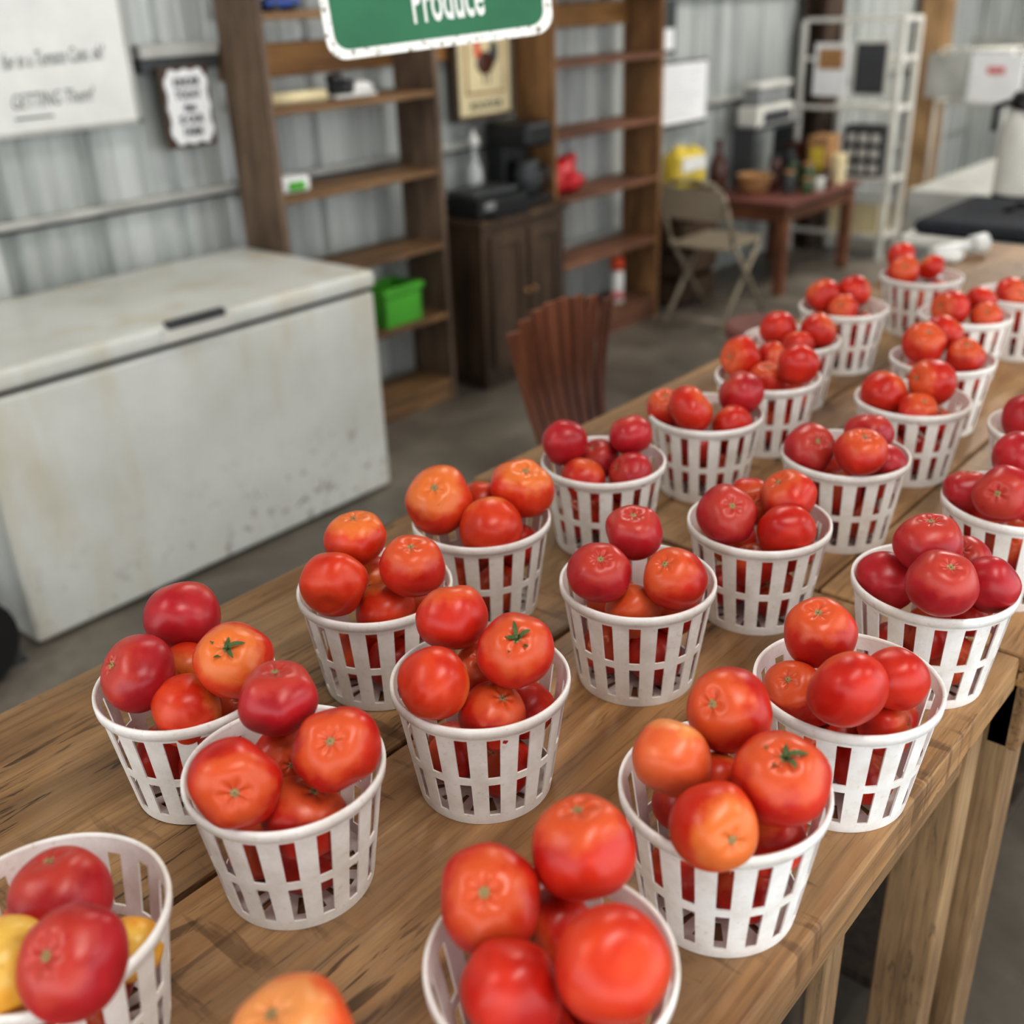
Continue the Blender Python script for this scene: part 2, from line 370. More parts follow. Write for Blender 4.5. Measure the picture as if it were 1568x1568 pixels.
def tomato_mesh(n,amp,sq,ph,calyx,egg=0,lump=.04):
    bm=bmesh.new(); U,V=60,32
    rings=[]
    def pt(phi,th):
        top=.5+.5*math.cos(phi)
        lob=1+amp*(.25+.75*top)*(math.cos(n*th+ph)+.5*math.cos((n-2)*th+2*ph+1))*math.sin(phi)**.7
        r=math.sin(phi)**.94*lob*(1-.03*top)
        z=math.cos(phi)*sq - .14*math.exp(-(phi/.30)**2)*(1+ .25*math.cos(n*th+ph)) + .04*math.exp(-((math.pi-phi)/.3)**2)
        p=Vector((r*math.cos(th)*(1+egg),r*math.sin(th)*(1-egg),z))
        return p*(1+lump*mathutils.noise.noise(p*1.1+Vector((ph*7,n,0)))*2)
    for i in range(1,V):
        phi=math.pi*(i/V)
        rings.append([bm.verts.new(pt(phi,2*math.pi*j/U)) for j in range(U)])
    a=bm.verts.new(pt(0.0001,0)); b=bm.verts.new(pt(math.pi-.0001,0))
    for j in range(U):
        f=bm.faces.new((a,rings[0][j],rings[0][(j+1)%U])); f.material_index=1
        bm.faces.new((b,rings[-1][(j+1)%U],rings[-1][j]))
    for i,(p,q) in enumerate(zip(rings,rings[1:])):
        for j in range(U):
            f=bm.faces.new((p[j],q[j],q[(j+1)%U],p[(j+1)%U])); f.material_index=0
    for f in bm.faces: f.smooth=True
    zc=pt(0.0001,0).z
    if calyx:
        for k in range(5):
            an=2*math.pi*k/5+ph; d=Vector((math.cos(an),math.sin(an),0)); s=Vector((-d.y,d.x,0))
            prev=None
            L=.36+.1*math.sin(k*2.3)
            for t in range(6):
                u=t/5; w=.07*(1-u)**.7*(.6+1.2*u) +.003; rr=.03+L*u
                z=zc+.03+.20*u-.05*u*u+.12*math.sin(u*3+k)
                c=d*rr+Vector((0,0,z)); cur=[bm.verts.new(c+s*w),bm.verts.new(c+Vector((0,0,-.015))),bm.verts.new(c-s*w)]
                if prev:
                    for e in (0,1):
                        f=bm.faces.new((prev[e],prev[e+1],cur[e+1],cur[e])); f.material_index=2; f.smooth=True
                prev=cur
        r=bmesh.ops.create_cone(bm,cap_ends=True,segments=10,radius1=.05,radius2=.035,depth=.16,matrix=T((0,0,zc+.09)))
        for f in {f for v in r['verts'] for f in v.link_faces}: f.material_index=2
    else:
        r=bmesh.ops.create_cone(bm,cap_ends=True,segments=14,radius1=.085,radius2=.06,depth=.03,matrix=T((0,0,zc+.010)))
        for f in {f for v in r['verts'] for f in v.link_faces}: f.material_index=1
        r=bmesh.ops.create_cone(bm,cap_ends=True,segments=8,radius1=.03,radius2=.02,depth=.03,matrix=T((0,0,zc+.022)))
        for f in {f for v in r['verts'] for f in v.link_faces}: f.material_index=2
    me=bpy.data.meshes.new('tomato'); bm.to_mesh(me); bm.free()
    me.materials.append(TM[0]); me.materials.append(M['scar']); me.materials.append(M['calyx']); return me
VM=[tomato_mesh(5,.008,.92,.3,False),tomato_mesh(6,.016,.86,1.1,False,.02),tomato_mesh(4,.012,.94,2.0,False,-.02),tomato_mesh(7,.018,.84,.7,False,.02),
    tomato_mesh(5,.016,.90,1.7,False,-.03,.05),tomato_mesh(5,.012,.88,.9,True),tomato_mesh(6,.028,.85,2.2,False,.04,.06),tomato_mesh(5,.008,.96,3.2,False,.0)]

POS={'B1':(.418,.634),'B2':(.616,.590),'B3':(.859,.578),'B4':(1.065,.544),'B5':(1.317,.552),'B6':(1.577,.564),'C1':(.677,.800),'C3':(1.106,.804),'C4':(1.344,.787),'C5':(1.552,.796),'C7':(2.008,.877),'C8':(2.329,.848),'D1':(.623,.332),'D2':(.817,.317),'D3':(1.047,.326),
'B7':(1.796,.601),'B8':(2.084,.667),'B9':(2.283,.630),'C0':(.441,.811),'C2':(.872,.818),'C6':(1.759,.860),'D0':(.399,.332),'D4':(1.300,.324),'D5':(1.571,.360),'E0':(.205,.634),'E1':(.186,.355)}
DAT="""B18d8eaf46436b98488d469e476f576348868d7438 B281a1ad45417d95438254a64765596d418d8c7638 B39393a542478a9743744a91436070653f
B49f6c92464f918e4869518142a9a1783d B55fa5814752589446a5718c4382497539 B65fa183488a6a93475266783c
B7689a934aac93964379598341 B8518e8b49976e8d3e67527e3a B95084834085608341
C0a5b29a4c5788914a8b39a548645578438b8b7739 C17d95ad45427799498142a4466e5e6c428d91723a C25ba29455ad63984f685b7e4e9f9b7a3a
C362ab9240a06a98404e7d6e3f774d753f8b8f7338 C460b27f3d4a7a8f48ab5e9145764e743f C579b18f466f4499436f78793eaf95823c
C66e938a438e558a42565f7d37 C783af8744b2848b416b78783d C8a1bf943c69a18344a57c8339
D077ac9a48b48dac4a7345a94750798c419c907239 D19a8ead46599a9e45744ba24b325c9841734e633880857b32 D281a0a0433662a5446f50993954a179376d526535
D36f86aa473761a04666a974438148853dab6f8338 D4447e974566b2813aa78ea141 D55a988d48884f8648a8948844
E08d847f496b2a9b47566383419f505f2f E1afa49f4d""".split()
COL={'B1':[0,1,1,1,1],'B2':[1,2,1,1,1],'B3':[0,0,1,3],'B4':[1,0,1,1],'B5':[0,1,0,0],'B6':[1,1,1],'B7':[1,1,1],'B8':[1,1,1],'B9':[1,1],
'C0':[0,0,2,2,2],'C1':[2,2,1,2,2],'C2':[2,2,2,2],'C3':[0,0,1,0,0],'C4':[1,1,0,1],'C5':[1,1,1,1],'C6':[1,1,1],'C7':[1,1,1],'C8':[1,1,1],
'D0':[1,1,2,1,1],'D1':[1,3,1,2,1,2],'D2':[1,1,1,1,1],'D3':[0,0,0,0,0],'D4':[0,0,0],'D5':[0,0,1],'E0':[0,0,4,4],'E1':[3]}
CAL={('B2',2),('D1',2),('C0',2)}
DIRS={('B1',1):(-.5,-.75,.35),('B1',2):(-.55,-.4,.8),('B1',0):(.1,.1,1),('B1',3):(.3,-.3,.9),('B2',2):(-.4,-.4,.8),('D1',2):(-.3,-.2,.95),('D1',3):(-.45,-.75,.3),
('D1',0):(-.8,.1,.6),('B3',0):(-.2,-.1,1),('B3',1):(-.3,-.3,.9),('B4',1):(-.45,-.5,.75),('D0',0):(-.5,-.3,.8),('D0',1):(.1,.2,1),('D0',2):(.3,.5,-.6),
('D2',1):(.2,.4,.2),('D2',0):(-.3,0,1),('C0',2):(-.4,-.4,.8),('C1',0):(0,0,1),('C1',2):(-.2,-.2,1),('C2',0):(-.5,-.3,.8),('C2',1):(-.1,-.3,.9),('B2',0):(.3,.3,.9),('B2',1):(.5,-.2,-.3),
('D1',1):(.6,.1,.5),('B5',1):(-.2,-.2,1),('B5',0):(-.4,-.6,.7),('D3',0):(-.1,0,1),('D3',1):(-.3,-.3,.9),('E0',1):(-.6,-.1,.8),('E0',0):(.1,.3,1),('C0',0):(.2,.2,.3),
('C1',1):(.5,.3,.2),('D2',2):(.5,.2,.1),('D3',2):(.4,.3,0),('C3',0):(.4,.4,.1),('B4',2):(.5,.5,.2),('D0',3):(.5,.2,-.2),('D3',3):(.6,0,.1)}
rnd=random.Random(5)
for s in DAT:
    k=s[:2]; hx=s[2:]; n=len(hx)//8; bx,by=POS[k]
    e=bpy.data.objects.new('tomato_basket',None); e.empty_display_size=.05; e.location=(bx,by,TZ+.001); bpy.context.collection.objects.link(e)
    sh=bpy.data.objects.new('basket_shell',BM); sh.parent=e; sh.rotation_euler=(0,0,rnd.uniform(0,6)); bpy.context.collection.objects.link(sh)
    toms=[]
    for i in range(n):
        x,y,z,d=[int(hx[i*8+2*j:i*8+2*j+2],16) for j in range(4)]
        toms.append(((x-128)/1000,(y-128)/1000,z/1000,d/2000,COL[k][i],(k,i)))
    for q in ((.026,.01,.034,.031),(-.02,.024,.034,.031),(-.006,-.028,.034,.031)): toms.append(q+(1,None))
    for q in ((-.034,-.012,.078,.030),(.030,-.028,.078,.030),(.006,.038,.080,.030)):
        if all((Vector(q[:3])-Vector(t[:3])).length>(q[3]+t[3])*.86 for t in toms): toms.append(q+(1,None))
    for x,y,z,r,c,key in toms:
        v=rnd.choice([0,1,2,3,4,6,7])
        if key in CAL: v=5
        ob=bpy.data.objects.new('tomato',VM[v]); ob.parent=e; ob.location=(x,y,z); ob.scale=(r,r,r)
        d=DIRS.get(key) or (rnd.gauss(-.15,.5),rnd.gauss(-.15,.5),rnd.uniform(.1,1))
        ob.rotation_mode='QUATERNION'; ob.rotation_quaternion=Vector(d).to_track_quat('Z','Y')@Matrix.Rotation(rnd.uniform(0,6),3,'Z').to_quaternion()
        bpy.context.collection.objects.link(ob)
        ob.material_slots[0].link='OBJECT'; ob.material_slots[0].material=TM[c]

# ------------------------------------------------------------ chest freezer
g=G('chest_freezer')
g.box(1.02,2.33,2.61,3.29,.012,.695,'freezer',bev=.012); g.box(1.035,2.315,2.625,3.28,.695,.708,'black')
g.box(1.01,2.335,2.60,3.295,.708,.765,'freezer',bev=.016)
g.box(1.56,1.75,2.592,2.618,.752,.774,'dgrey',bev=.004); g.box(1.54,1.77,2.594,2.60,.72,.757,'whitem')
g.box(1.06,2.29,2.66,3.26,0,.012,'black')
for x in (1.3,2.05): g.box(x,x+.08,3.285,3.305,.62,.74,'grey')
g.obj()

# ------------------------------------------------------------ bookcases
def bookcase(x0,x1,y0,y1,h,zs,kv,kh,back=None):
    g=G('bookcase')
    g.box(x0,x0+.024,y0,y1,0,h,kv); g.box(x1-.024,x1,y0,y1,0,h,kv)
    for z in zs: g.box(x0+.0242,x1-.0242,y0+.004,y1,z-.024,z,kh)
    g.box(x0+.0242,x1-.0242,y0+.01,y0+.03,.0,zs[0]-.025,kh)
    g.box(x0,x1,y0-.002,y1,h,h+.02,kh)
    g.box(x0+.0242,x1-.0242,y1-.02,y1-.002,h-.12,h-.005,kh)
    if back: g.box(x0+.0242,x1-.0242,y1-.02,y1-.002,back[0],back[1],'orange')
    g.obj(.002)
bookcase(2.342,3.15,3.06,3.28,2.08,[.09,.375,.66,.945,1.23,1.52,1.8],'shelfv','shelfh')
bookcase(3.84,4.69,3.06,3.28,2.05,[.12,.41,.71,.985,1.275,1.55,1.8],'shelfv2','shelfh2',(1.40,1.50))

g=G('green_crate'); 
g.box(2.80,3.0,3.08,3.24,.376,.386,'lime')
for a in ((2.80,3.0,3.08,3.09),(2.80,3.0,3.23,3.24),(2.80,2.81,3.08,3.24),(2.99,3.0,3.08,3.24)): g.box(*a,.386,.53,'lime')
g.box(2.79,3.01,3.07,3.08,.505,.53,'lime'); g.obj(.003)
g=G('tissue_packet'); g.box(2.39,2.52,3.10,3.2,.946,1.0,'paper',bev=.012); g.box(2.42,2.49,3.096,3.10,.955,.985,'lime'); g.obj()
g=G('paper_roll'); g.cyl((2.385,3.12,1.252),(2.62,3.10,1.252),.021,'cream'); g.cyl((2.38,3.121,1.252),(2.385,3.12,1.252),.01,'wicker'); g.obj()
g=G('sneaker')
g.sph((2.76,3.16,1.262),(.07,.035,.03),'black'); g.sph((2.83,3.15,1.257),(.06,.035,.026),'white'); g.box(2.69,2.89,3.12,3.19,1.231,1.243,'white',bev=.005); g.cyl((2.73,3.16,1.27),(2.72,3.16,1.31),.03,'black'); g.obj()
g=G('toy_car'); g.box(2.42,2.56,3.1,3.17,1.530,1.56,'blue',bev=.008); g.box(2.45,2.53,3.11,3.16,1.56,1.585,'red',bev=.008)
for x in (2.45,2.53): g.cyl((x,3.095,1.533),(x,3.175,1.533),.012,'black',seg=12)
g.obj()
g=G('spray_bottle'); g.lathe([(.035,0),(.037,.01),(.037,.13),(.02,.16),(.012,.18),(.012,.2)],(2.70,3.10,.0905),'white'); g.lathe([(.038,.04),(.038,.1)],(2.70,3.10,.0905),'blue'); g.box(2.67,2.74,3.085,3.115,.29,.32,'red',bev=.005); g.obj()
g=G('red_bag')
g.sph((4.0,3.17,.79),(.11,.075,.08),'red',24); g.sph((3.96,3.16,.77),(.08,.07,.06),'red',24); g.sph((4.06,3.16,.76),(.08,.07,.05),'red'); g.sph((3.93,3.16,.87),(.03,.03,.05),'red'); g.sph((4.07,3.16,.85),(.05,.03,.03),'red')
for v in g.bm.verts:
    q=mathutils.noise.noise(v.co*24)*.02; v.co+=Vector((q,mathutils.noise.noise(v.co*19+Vector((3,1,2)))*.014,q*.7)); v.co.z=max(v.co.z,.7115); v.co.x=max(v.co.x,3.87)
g.obj()
g=G('spray_can'); g.lathe([(.03,0),(.033,.005),(.033,.15),(.024,.165),(.012,.17)],(4.42,3.13,.1205),'white'); g.lathe([(.0335,.02),(.0335,.06)],(4.42,3.13,.1205),'redink'); g.lathe([(.024,.165),(.033,.166),(.033,.225),(.018,.23)],(4.42,3.13,.1205),'orangep'); g.obj()

# ------------------------------------------------------------ cabinet + appliances
g=G('wooden_cabinet')
g.box(3.26,3.80,2.98,3.29,.06,.70,'cab'); g.box(3.24,3.82,2.96,3.29,.70,.725,'cab'); g.box(3.28,3.78,3.0,3.28,0,.06,'cab')
for x0,x1 in ((3.30,3.52),(3.54,3.76)):
    g.box(x0,x1,2.968,2.98,.10,.66,'cab'); 
    for a in ((x0,x0+.045,.10,.66),(x1-.045,x1,.10,.66)): g.box(a[0],a[1],2.958,2.968,a[2],a[3],'cab')
    g.box(x0+.045,x1-.045,2.958,2.968,.10,.15,'cab'); g.box(x0+.045,x1-.045,2.958,2.968,.61,.66,'cab')
g.sph((3.505,2.95,.4),.012,'wicker',10); g.sph((3.555,2.95,.4),.012,'wicker',10)
g.obj(.003)
g=G('printer'); g.box(3.27,3.58,2.99,3.2,.7255,.80,'black',bev=.01); g.box(3.29,3.56,3.03,3.19,.80,.825,'dgrey',bev=.008); g.box(3.31,3.54,2.95,2.99,.735,.742,'black'); g.box(3.30,3.36,2.985,2.99,.76,.79,'grey'); g.obj()
g=G('coffee_maker'); g.box(3.62,3.78,3.03,3.26,.7255,.76,'black',bev=.008); g.box(3.62,3.78,3.16,3.26,.76,1.02,'black',bev=.01); g.box(3.615,3.785,3.02,3.26,.96,1.06,'black',bev=.02); g.lathe([(.045,0),(.06,.02),(.062,.09),(.045,.13),(.045,.14)],(3.70,3.09,.762),'dgrey'); g.tube([(3.70,3.03,.88),(3.70,2.985,.87),(3.70,2.985,.80),(3.70,3.03,.79)],.008,'black'); g.obj()
g=G('dispenser_bottle'); g.lathe([(.03,0),(.034,.01),(.034,.14),(.026,.17),(.014,.19),(.014,.24),(.02,.245),(.02,.27)],(3.53,3.245,.7255),'clear'); g.lathe([(.02,.245),(.022,.25),(.022,.28),(.008,.29),(.008,.31)],(3.53,3.245,.7255),'white'); g.obj()

# ------------------------------------------------------------ wall hangings
g=G('whiteboard'); g.box(.95,2.0,3.285,3.297,1.225,2.0,'white')
for a in ((.94,2.01,1.215,1.228),(.94,2.01,1.99,2.005)): g.box(a[0],a[1],3.278,3.30,a[2],a[3],'lgrey')
for a in ((.94,.952),(1.998,2.01)): g.box(a[0],a[1],3.278,3.30,1.215,2.0,'lgrey')
hw=dict(shear=.35,align='RIGHT',ext=.0005,bold=-.0006)
g.text('for in a Tomato Case, ok!',.062,'ink',T((1.92,3.284,1.41))@RY(-2),.50,**hw); g.text('GETTING Them!',.060,'ink',T((1.86,3.284,1.295))@RY(-1),.62,**hw); g.text('Please ask before you pick',.06,'ink',T((1.92,3.284,1.62)),.5,**hw)
g.box(1.60,1.72,3.283,3.285,1.262,1.267,'ink')
g.obj()
g=G('framed_wall_sign'); g.box(2.08,2.26,3.252,3.27,1.125,1.375,'cab')
pts=[]
for i in range(40):
    a=2*math.pi*i/40; pts.append(((.078+.005*math.cos(12*a))*max(-1,min(1,1.3*math.cos(a))),(.112+.005*math.cos(12*a))*max(-1,min(1,1.3*math.sin(a)))))
g.plate(pts,.006,'paper',T((2.17,3.244,1.25)))
for i,t in enumerate(['KINDER','TODAY','that','IS OUR','FARM']): g.text(t,.038,'ink',T((2.17,3.243,1.313-.038*i)),.75,0,'CENTER',.001,.0008)
g.obj()
g=G('rooster_poster'); x0,x1,z0,z1=3.44,3.80,1.07,1.45; y=3.25
g.box(x0,x1,y,y+.03,z0,z1,'cab'); g.box(x0+.02,x1-.02,y-.004,y,z0+.02,z1-.02,'cream'); 
g.box(x0+.06,x1-.06,y-.007,y-.004,z0+.10,z1-.05,'wicker'); g.box(x0+.07,x1-.07,y-.008,y-.007,z0+.11,z1-.06,'cream')
cx,cz=3.62,1.29
g.sph((cx,y-.008,cz),(.055,.004,.045),'brown'); g.sph((cx-.045,y-.008,cz+.05),(.02,.004,.03),'orangep'); g.sph((cx-.05,y-.009,cz+.085),(.018,.003,.012),'red'); g.sph((cx+.055,y-.008,cz+.04),(.025,.004,.045),'ink')
g.cyl((cx-.01,y-.008,cz-.04),(cx-.01,y-.008,cz-.08),.004,'ink',seg=6); g.cyl((cx+.02,y-.008,cz-.04),(cx+.02,y-.008,cz-.08),.004,'ink',seg=6)
g.text('ROOSTER',.05,'ink',T((cx,y-.006,z0+.04)),.9,0,'CENTER'); g.obj()

# hanging sign
Ms=T((1.365,1.318,1.510))@RZ(-46.5)@RY(-4.8)
g=G('produce_sign')
def rrect(w,h,r,n=6):
    p=[]
    for cx,cz,a0 in ((w/2-r,h/2-r,0),(-w/2+r,h/2-r,90),(-w/2+r,-h/2+r,180),(w/2-r,-h/2+r,270)):
        for i in range(n+1):
            a=math.radians(a0+90*i/n); p.append((cx+r*math.cos(a),cz+r*math.sin(a)))
    return p
W,Hs=.365,.25; zc=.09
g.plate(rrect(W,Hs,.03),.004,'signw',Ms@T((0,0,zc))); g.plate(rrect(W-.030,Hs-.030,.022),.001,'green',Ms@T((0,-.0012,zc)))
g.text('Produce',.088,'signt',Ms@T((.018,-.0022,zc-.084)),.39,0,'CENTER',.0006,.0018)
g.text('Fresh',.088,'signt',Ms@T((.004,-.0022,zc+.02)),.44,0,'CENTER',.0006,.0015)
for sx in (-.14,.14):
    p=Ms@Vector((sx,.002,zc+Hs/2-.008)); g.cyl(p,(p.x,p.y,3.16),.0015,'grey',seg=6)
g.obj()

# ------------------------------------------------------------ slatted chair
g=G('wooden_slat_chair')
cx,cy=1.905,1.42
n=8
for i in range(n):
    u=(i-(n-1)/2)/((n-1)/2)
    path=[];w=[]
    for t in range(13):
        q=t/12; half=.092+.083*q**1.5
        arch=.03*(1-u*u)
        z=.43+(.455+arch)*q
        yy=cy+.10*q**1.4+.035*math.sin(q*math.pi)-.02*u*u*q
        path.append((cx+u*half,yy,z)); w.append(.021+.020*q**1.5)
    g.strip(path,w,(1,.05*u,0),.013,'chair')
g.strip([(cx-.115+.23*i/8,cy+.062,.58) for i in range(9)],[.03]*9,(0,0,1),.012,'chair')
for i in range(7):
    y=1.12+i*.044; g.box(cx-.2,cx+.2,y,y+.038,.425-.012*math.sin(i/6*math.pi),.445-.012*math.sin(i/6*math.pi),'chair')
for sx in (-.17,.17):
    for yy in (1.15,1.41): g.cyl((cx+sx*1.08,yy+(.03 if yy>1.3 else -.01),0),(cx+sx*.95,yy,.425),.016,'chair',r1=.022)
    g.box(cx+sx-.012,cx+sx+.012,1.14,1.43,.20,.225,'chair'); g.box(cx+sx-.012,cx+sx+.012,1.12,1.45,.38,.424,'chair')
g.obj(.002)
g=G('round_stool'); g.lathe([(.12,.0),(.13,.01),(.13,.035),(.12,.045)],(3.03,1.57,.54),'rtop')
for k in range(4):
    a=math.pi/4+k*math.pi/2; g.cyl((3.03+.15*math.cos(a),1.57+.15*math.sin(a),0),(3.03+.08*math.cos(a),1.57+.08*math.sin(a),.54),.013,'dgrey',seg=10)
g.tube([(3.03+.125*math.cos(2*math.pi*i/16),1.57+.125*math.sin(2*math.pi*i/16),.18) for i in range(17)],.008,'dgrey',8)
g.obj()

# ------------------------------------------------------------ folding chair (faces +X)
g=G('folding_chair'); X,Y0,Y1=4.62,2.62,2.98
for y in (Y0,Y1):
    g.tube([(X+.40,y,0),(X+.04,y,.42),(X-.04,y,.60)],.012,'tan'); g.tube([(X-.02,y+(.02 if y==Y0 else -.02),0),(X+.33,y+(.02 if y==Y0 else -.02),.38)],.012,'tan')
arc=[(X-.04,Y0,.60),(X-.055,Y0+.015,.66),(X-.06,Y0+.07,.705),(X-.065,(Y0+Y1)/2,.72),(X-.06,Y1-.07,.705),(X-.055,Y1-.015,.66),(X-.04,Y1,.60)]
g.tube(arc,.012,'tan')
g.strip([(X-.055-.012*math.sin(i*math.pi/8),Y0+.01+(Y1-Y0-.02)*i/8,.61) for i in range(9)],[.15]*9,(-.1,0,1),.005,'tan')
g.box(X+.0,X+.38,Y0+.02,Y1-.02,.385,.405,'tan',bev=.008)
g.tube([(X+.36,Y0,.05),(X+.36,Y1,.05)],.008,'tan'); g.tube([(X+.0,Y0+.02,.04),(X+.0,Y1-.02,.04)],.008,'tan')
g.obj()

# ------------------------------------------------------------ side table with stuff
g=G('side_table')
g.box(5.34,6.22,2.69,3.24,.475,.50,'rtop'); g.box(5.37,6.19,2.72,2.745,.39,.475,'rtab'); g.box(5.37,6.19,3.19,3.215,.39,.475,'rtab'); g.box(5.37,5.395,2.74,3.19,.39,.475,'rtab'); g.box(6.165,6.19,2.74,3.19,.39,.475,'rtab')
for x in (5.36,6.14):
    for y in (2.71,3.17): g.box(x,x+.055,y,y+.055,0,.474,'rtab')
g.obj(.003)
TT=.5005
g=G('brown_bottle'); g.lathe([(.045,0),(.05,.01),(.05,.15),(.035,.19),(.017,.22),(.017,.27),(.02,.275),(.02,.29)],(5.42,3.17,TT),'brown'); g.obj()
g=G('wicker_bowl'); g.lathe([(.06,0),(.085,.03),(.095,.09),(.10,.1),(.09,.1),(.08,.04),(.02,.02)],(5.56,3.02,TT),'wicker'); g.obj()
g=G('condiment_jars')
for i,(x,y,h,k) in enumerate([(5.72,2.88,.12,'glassg'),(5.80,2.82,.14,'glassg'),(5.83,2.93,.16,'glassg'),(5.76,3.0,.18,'brown'),(5.90,2.86,.13,'glassg'),(5.68,2.97,.1,'brown'),(5.93,3.0,.2,'dgrey'),(5.62,2.84,.12,'dgrey'),(5.9,2.76,.1,'brown'),(5.78,2.74,.09,'whitem'),(5.68,2.76,.08,'glassg')]):
    g.lathe([(.03,0),(.033,.006),(.033,h*.8),(.026,h*.9),(.026,h*.92)],(x,y,TT),k,20); g.lathe([(.029,h*.9),(.029,h)],(x,y,TT),'wicker' if i%3==1 else 'black',20)
g.obj()
g=G('stacked_boxes'); g.box(5.98,6.14,2.80,2.92,TT,TT+.26,'wicker'); g.box(6.0,6.10,2.95,3.07,TT,TT+.22,'brown'); g.box(6.02,6.12,2.74,2.79,TT,TT+.16,'cream'); g.box(5.975,5.98,2.82,2.9,TT+.05,TT+.2,'yellow'); g.obj(.003)
g=G('desk_riser'); g.box(5.66,6.18,3.09,3.235,.80,.82,'dgrey'); 
for x in (5.67,6.15): g.box(x,x+.02,3.10,3.23,TT,.80,'dgrey')
g.obj()
g=G('label_printer'); g.box(5.70,6.12,3.09,3.23,.8205,.93,'whitem',bev=.015); g.box(5.74,6.08,3.11,3.22,.93,1.02,'grey',bev=.01); g.box(5.76,6.06,3.08,3.09,.84,.90,'dgrey'); g.box(5.72,6.10,3.10,3.2,1.02,1.05,'whitem',bev=.01); g.obj()
g=G('wooden_crate')
for z in (.02,.17,.32,.47):
    g.box(4.84,5.2,3.02,3.035,z,z+.115,'cab'); g.box(4.84,5.2,3.23,3.245,z,z+.115,'cab'); g.box(4.84,4.855,3.035,3.23,z,z+.115,'cab'); g.box(5.185,5.2,3.035,3.23,z,z+.115,'cab')
for x in (4.856,5.16):
    for y in (3.036,3.205): g.box(x,x+.025,y,y+.025,0,.585,'cab')
g.box(4.84,5.2,3.02,3.245,.586,.60,'cab'); g.obj(.002)
g=G('yellow_shopping_bag'); g.box(4.88,5.16,3.08,3.19,.601,.78,'yellow',bev=.03); g.box(4.91,5.13,3.07,3.08,.69,.76,'white'); g.sph((4.95,3.13,.78),(.05,.04,.03),'yellow'); g.sph((5.08,3.13,.775),(.05,.04,.025),'yellow')
for v in g.bm.verts:
    q=mathutils.noise.noise(v.co*20)*.012; v.co.x+=q; v.co.z=max(.601,v.co.z+q)
g.obj()
g=G('notice_board'); g.box(4.93,5.42,3.255,3.27,.88,1.20,'dgrey'); g.box(4.95,5.40,3.248,3.255,.90,1.19,'paper')
for i in range(6): g.box(4.99,4.99+.34-.05*(i%3),3.2465,3.248,1.15-.04*i,1.153-.04*i,'grey')
g.obj()
g=G('wall_calendar'); g.box(4.86,5.10,3.262,3.27,1.24,1.49,'ink'); g.box(4.88,5.08,3.258,3.262,1.26,1.36,'paper'); g.obj()

# ------------------------------------------------------------ white rack
g=G('display_rack'); k='whitem'
for x in (6.45,6.68):
    for y in (2.62,3.22 if x<6.5 else 3.07): g.box(x,x+.032,y,y+.032,0,1.34,k)
for z in (.12,.45,.85,1.12,1.33):
    g.box(6.45,6.712,2.622,2.65,z,z+.025,k); g.box(6.455,6.48,2.64,3.23,z,z+.025,k); g.box(6.685,6.71,2.64,3.08,z,z+.025,k)
for z in (.12,.46,.86): g.box(6.48,6.69,2.64,3.07,z,z+.012,k)
g.obj(.003)
g=G('posted_photo'); g.box(6.425,6.445,2.93,3.14,.93,1.22,'paper'); g.box(6.42,6.425,2.96,3.11,1.08,1.19,'wicker'); g.obj()
g=G('chalkboard'); g.box(6.425,6.445,2.68,2.90,.93,1.24,'whitem'); g.box(6.42,6.425,2.70,2.88,.95,1.22,'dgrey'); g.obj()
g=G('letter_box_sign'); g.box(6.50,6.66,2.70,2.95,.474,.76,'dgrey'); 
for j in range(3):
    for i in range(3): g.box(6.49,6.5,2.72+.075*i,2.765+.075*i,.50+.085*j,.55+.085*j,'whitem')
g.obj()
g=G('storage_box'); g.box(6.50,6.66,2.68,3.0,.134,.32,'cream',bev=.006); g.box(6.49,6.67,2.67,3.01,.32,.345,'white',bev=.004); g.obj()
g=G('wire_sign_stand')
for y in (2.22,2.64): g.tube([(7.1,y,0),(7.1,y,1.15)],.01,'whitem',8); g.tube([(7.3,y,0),(7.3,y,1.15)],.01,'whitem',8)
for z in (.25,.85,1.15):
    for x in (7.1,7.3): g.tube([(x,2.22,z),(x,2.64,z)],.008,'whitem',8)
    for y in (2.22,2.64): g.tube([(7.1,y,z),(7.3,y,z)],.008,'whitem',8)
g.box(7.05,7.09,2.14,2.44,.86,1.13,'paper'); g.box(7.05,7.09,2.46,2.70,.88,1.13,'lgrey'); g.box(7.045,7.05,2.24,2.34,1.02,1.06,'redink')
g.obj()

# ------------------------------------------------------------ far white tables & things
g=G('cloth_covered_table')
g.box(5.2,6.3,1.25,2.0,.63,.65,'white'); g.box(5.19,6.31,1.24,2.01,.46,.651,'lgrey'); 
for x in (5.24,6.22):
    for y in (1.3,1.92): g.box(x,x+.04,y,y+.04,0,.5,'grey')
g.obj(.006)
g=G('white_folding_table'); g.box(3.34,4.9,.3,1.30,.80,.84,'whitem',bev=.012)
for x in (3.5,4.7):
    for y in (.4,1.2): g.cyl((x,y,0),(x,y,.80),.014,'grey')
    g.cyl((x,.4,.3),(x,1.2,.3),.01,'grey')
g.obj()
g=G('airpot')
c=(4.1,1.19,.8405)
g.lathe([(.085,0),(.09,.01),(.09,.22),(.088,.25),(.07,.285),(.055,.30)],c,'whitem',40); g.lathe([(.06,.295),(.07,.30),(.072,.335),(.06,.35)],c,'black',40); g.box(c[0]-.10,c[0]-.05,c[1]-.02,c[1]+.02,c[2]+.30,c[2]+.325,'black',bev=.006)
g.tube([(c[0]-.01,c[1]+.065,c[2]+.32),(c[0]-.02,c[1]+.115,c[2]+.30),(c[0]-.02,c[1]+.115,c[2]+.22)],.010,'black'); g.lathe([(.091,0),(.092,.012),(.091,.02)],c,'black',40)
g.obj()
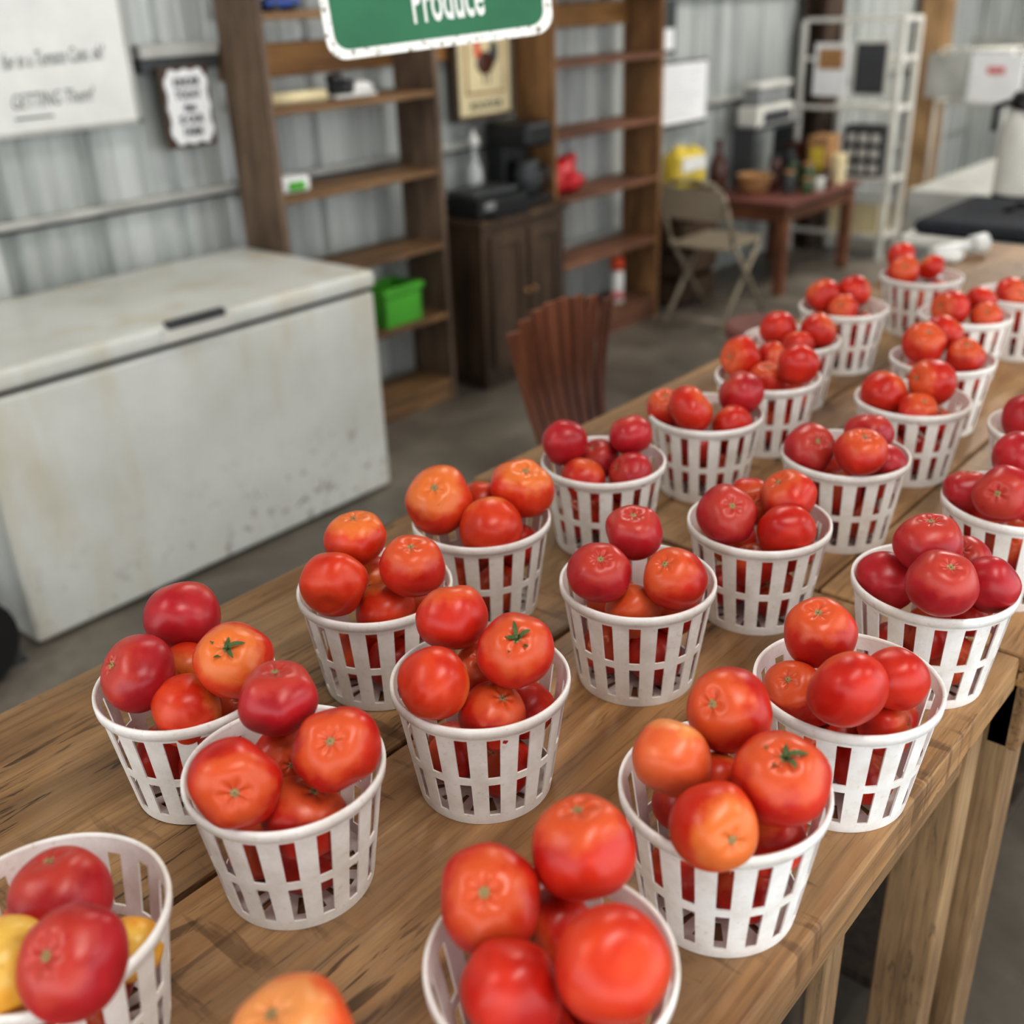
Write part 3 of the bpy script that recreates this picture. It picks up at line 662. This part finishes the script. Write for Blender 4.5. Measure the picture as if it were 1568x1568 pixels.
g=G('black_garment_bag'); g.box(3.345,3.85,.45,1.27,.8405,.885,'blackc',bev=.022); g.tube([(3.6,.9,.885),(3.6,.93,.905),(3.6,1.05,.905),(3.6,1.08,.885)],.009,'black'); g.obj()
g=G('cordless_phone'); g.cyl((2.99,1.07,.872),(3.09,1.0,.882),.016,'white'); g.cyl((3.09,1.0,.882),(3.125,.975,.886),.026,'white'); g.box(2.98,3.05,1.0,1.06,.8505,.87,'white',bev=.006); g.obj()
g=G('produce_bag'); g.sph((2.72,1.04,.868),(.08,.05,.016),'clear'); g.sph((2.78,1.0,.866),(.06,.05,.014),'paper')
for v in g.bm.verts: v.co.z=max(.8505,v.co.z+mathutils.noise.noise(v.co*40)*.008)
g.obj()
g=G('hand_truck')
for y in (2.55,2.85): g.cyl((.82,y-.02,.13),(.82,y+.03,.13),.13,'black',seg=28); g.cyl((.82,y-.03,.13),(.82,y+.04,.13),.04,'grey')
g.tube([(.82,2.55,.13),(.82,2.85,.13)],.012,'dgrey')
for y in (2.6,2.8): g.tube([(.90,y,.012),(.82,y,1.05)],.02,'black')
g.tube([(.82,2.6,1.05),(.82,2.8,1.05)],.014,'dgrey'); g.box(.86,.97,2.58,2.82,.0,.012,'dgrey'); g.tube([(.856,2.6,.6),(.856,2.8,.6)],.01,'dgrey'); g.obj()

# ------------------------------------------------------------ lights
for (x,y,p) in ((.4,-.3,18),(2.2,-1.6,18),(2.6,1.9,18),(5.4,1.2,34),(7.6,1.6,60),(-1.2,1.8,16)):  # invented ceiling fixtures out of view, added to brighten the shed
    g=G('added_fill_light'); g.box(x-.6,x+.6,y-.15,y+.15,3.06,3.12,'white',bev=.01)
    for dy in (-.08,.08): g.cyl((x-.57,y+dy,3.045),(x+.57,y+dy,3.045),.013,'tube',seg=12)
    for sx in (-.5,.5): g.cyl((x+sx,y,3.12),(x+sx,y,3.4),.004,'grey',seg=6)
    g.obj()
    L=bpy.data.lights.new('added_fill_lamp','AREA'); L.shape='RECTANGLE'; L.size=1.15; L.size_y=.28; L.energy=p; L.color=(1,.96,.90)  # added area lamp under each invented fixture, fills the interior
    o=bpy.data.objects.new('added_fill_lamp',L); o.location=(x,y,3.02); bpy.context.collection.objects.link(o)
w=bpy.data.worlds.new('sky'); scn.world=w; w.use_nodes=True; nt=w.node_tree
bg=nt.nodes['Background']; bg.inputs['Color'].default_value=(.93,.965,1,1); bg.inputs['Strength'].default_value=2.15

# ------------------------------------------------------------ camera
cam=bpy.data.cameras.new('camera'); co=bpy.data.objects.new('camera',cam); bpy.context.collection.objects.link(co); scn.camera=co
p,r,y=[math.radians(a) for a in (25.66,-2.16,41.36)]
fw=Vector((math.cos(y)*math.cos(p),math.sin(y)*math.cos(p),-math.sin(p))); rt=Vector((math.sin(y),-math.cos(y),0)); up=rt.cross(fw)
r2=rt*math.cos(r)+up*math.sin(r); u2=-rt*math.sin(r)+up*math.cos(r)
m=Matrix((r2,u2,-fw)).transposed().to_4x4(); m.translation=(0,0,.7017+TZ); co.matrix_world=m
cam.sensor_width=36; cam.sensor_fit='HORIZONTAL'; cam.lens=36*1656.5/1568; cam.clip_start=.02
cam.dof.use_dof=True; cam.dof.focus_distance=1.03; cam.dof.aperture_fstop=3.3
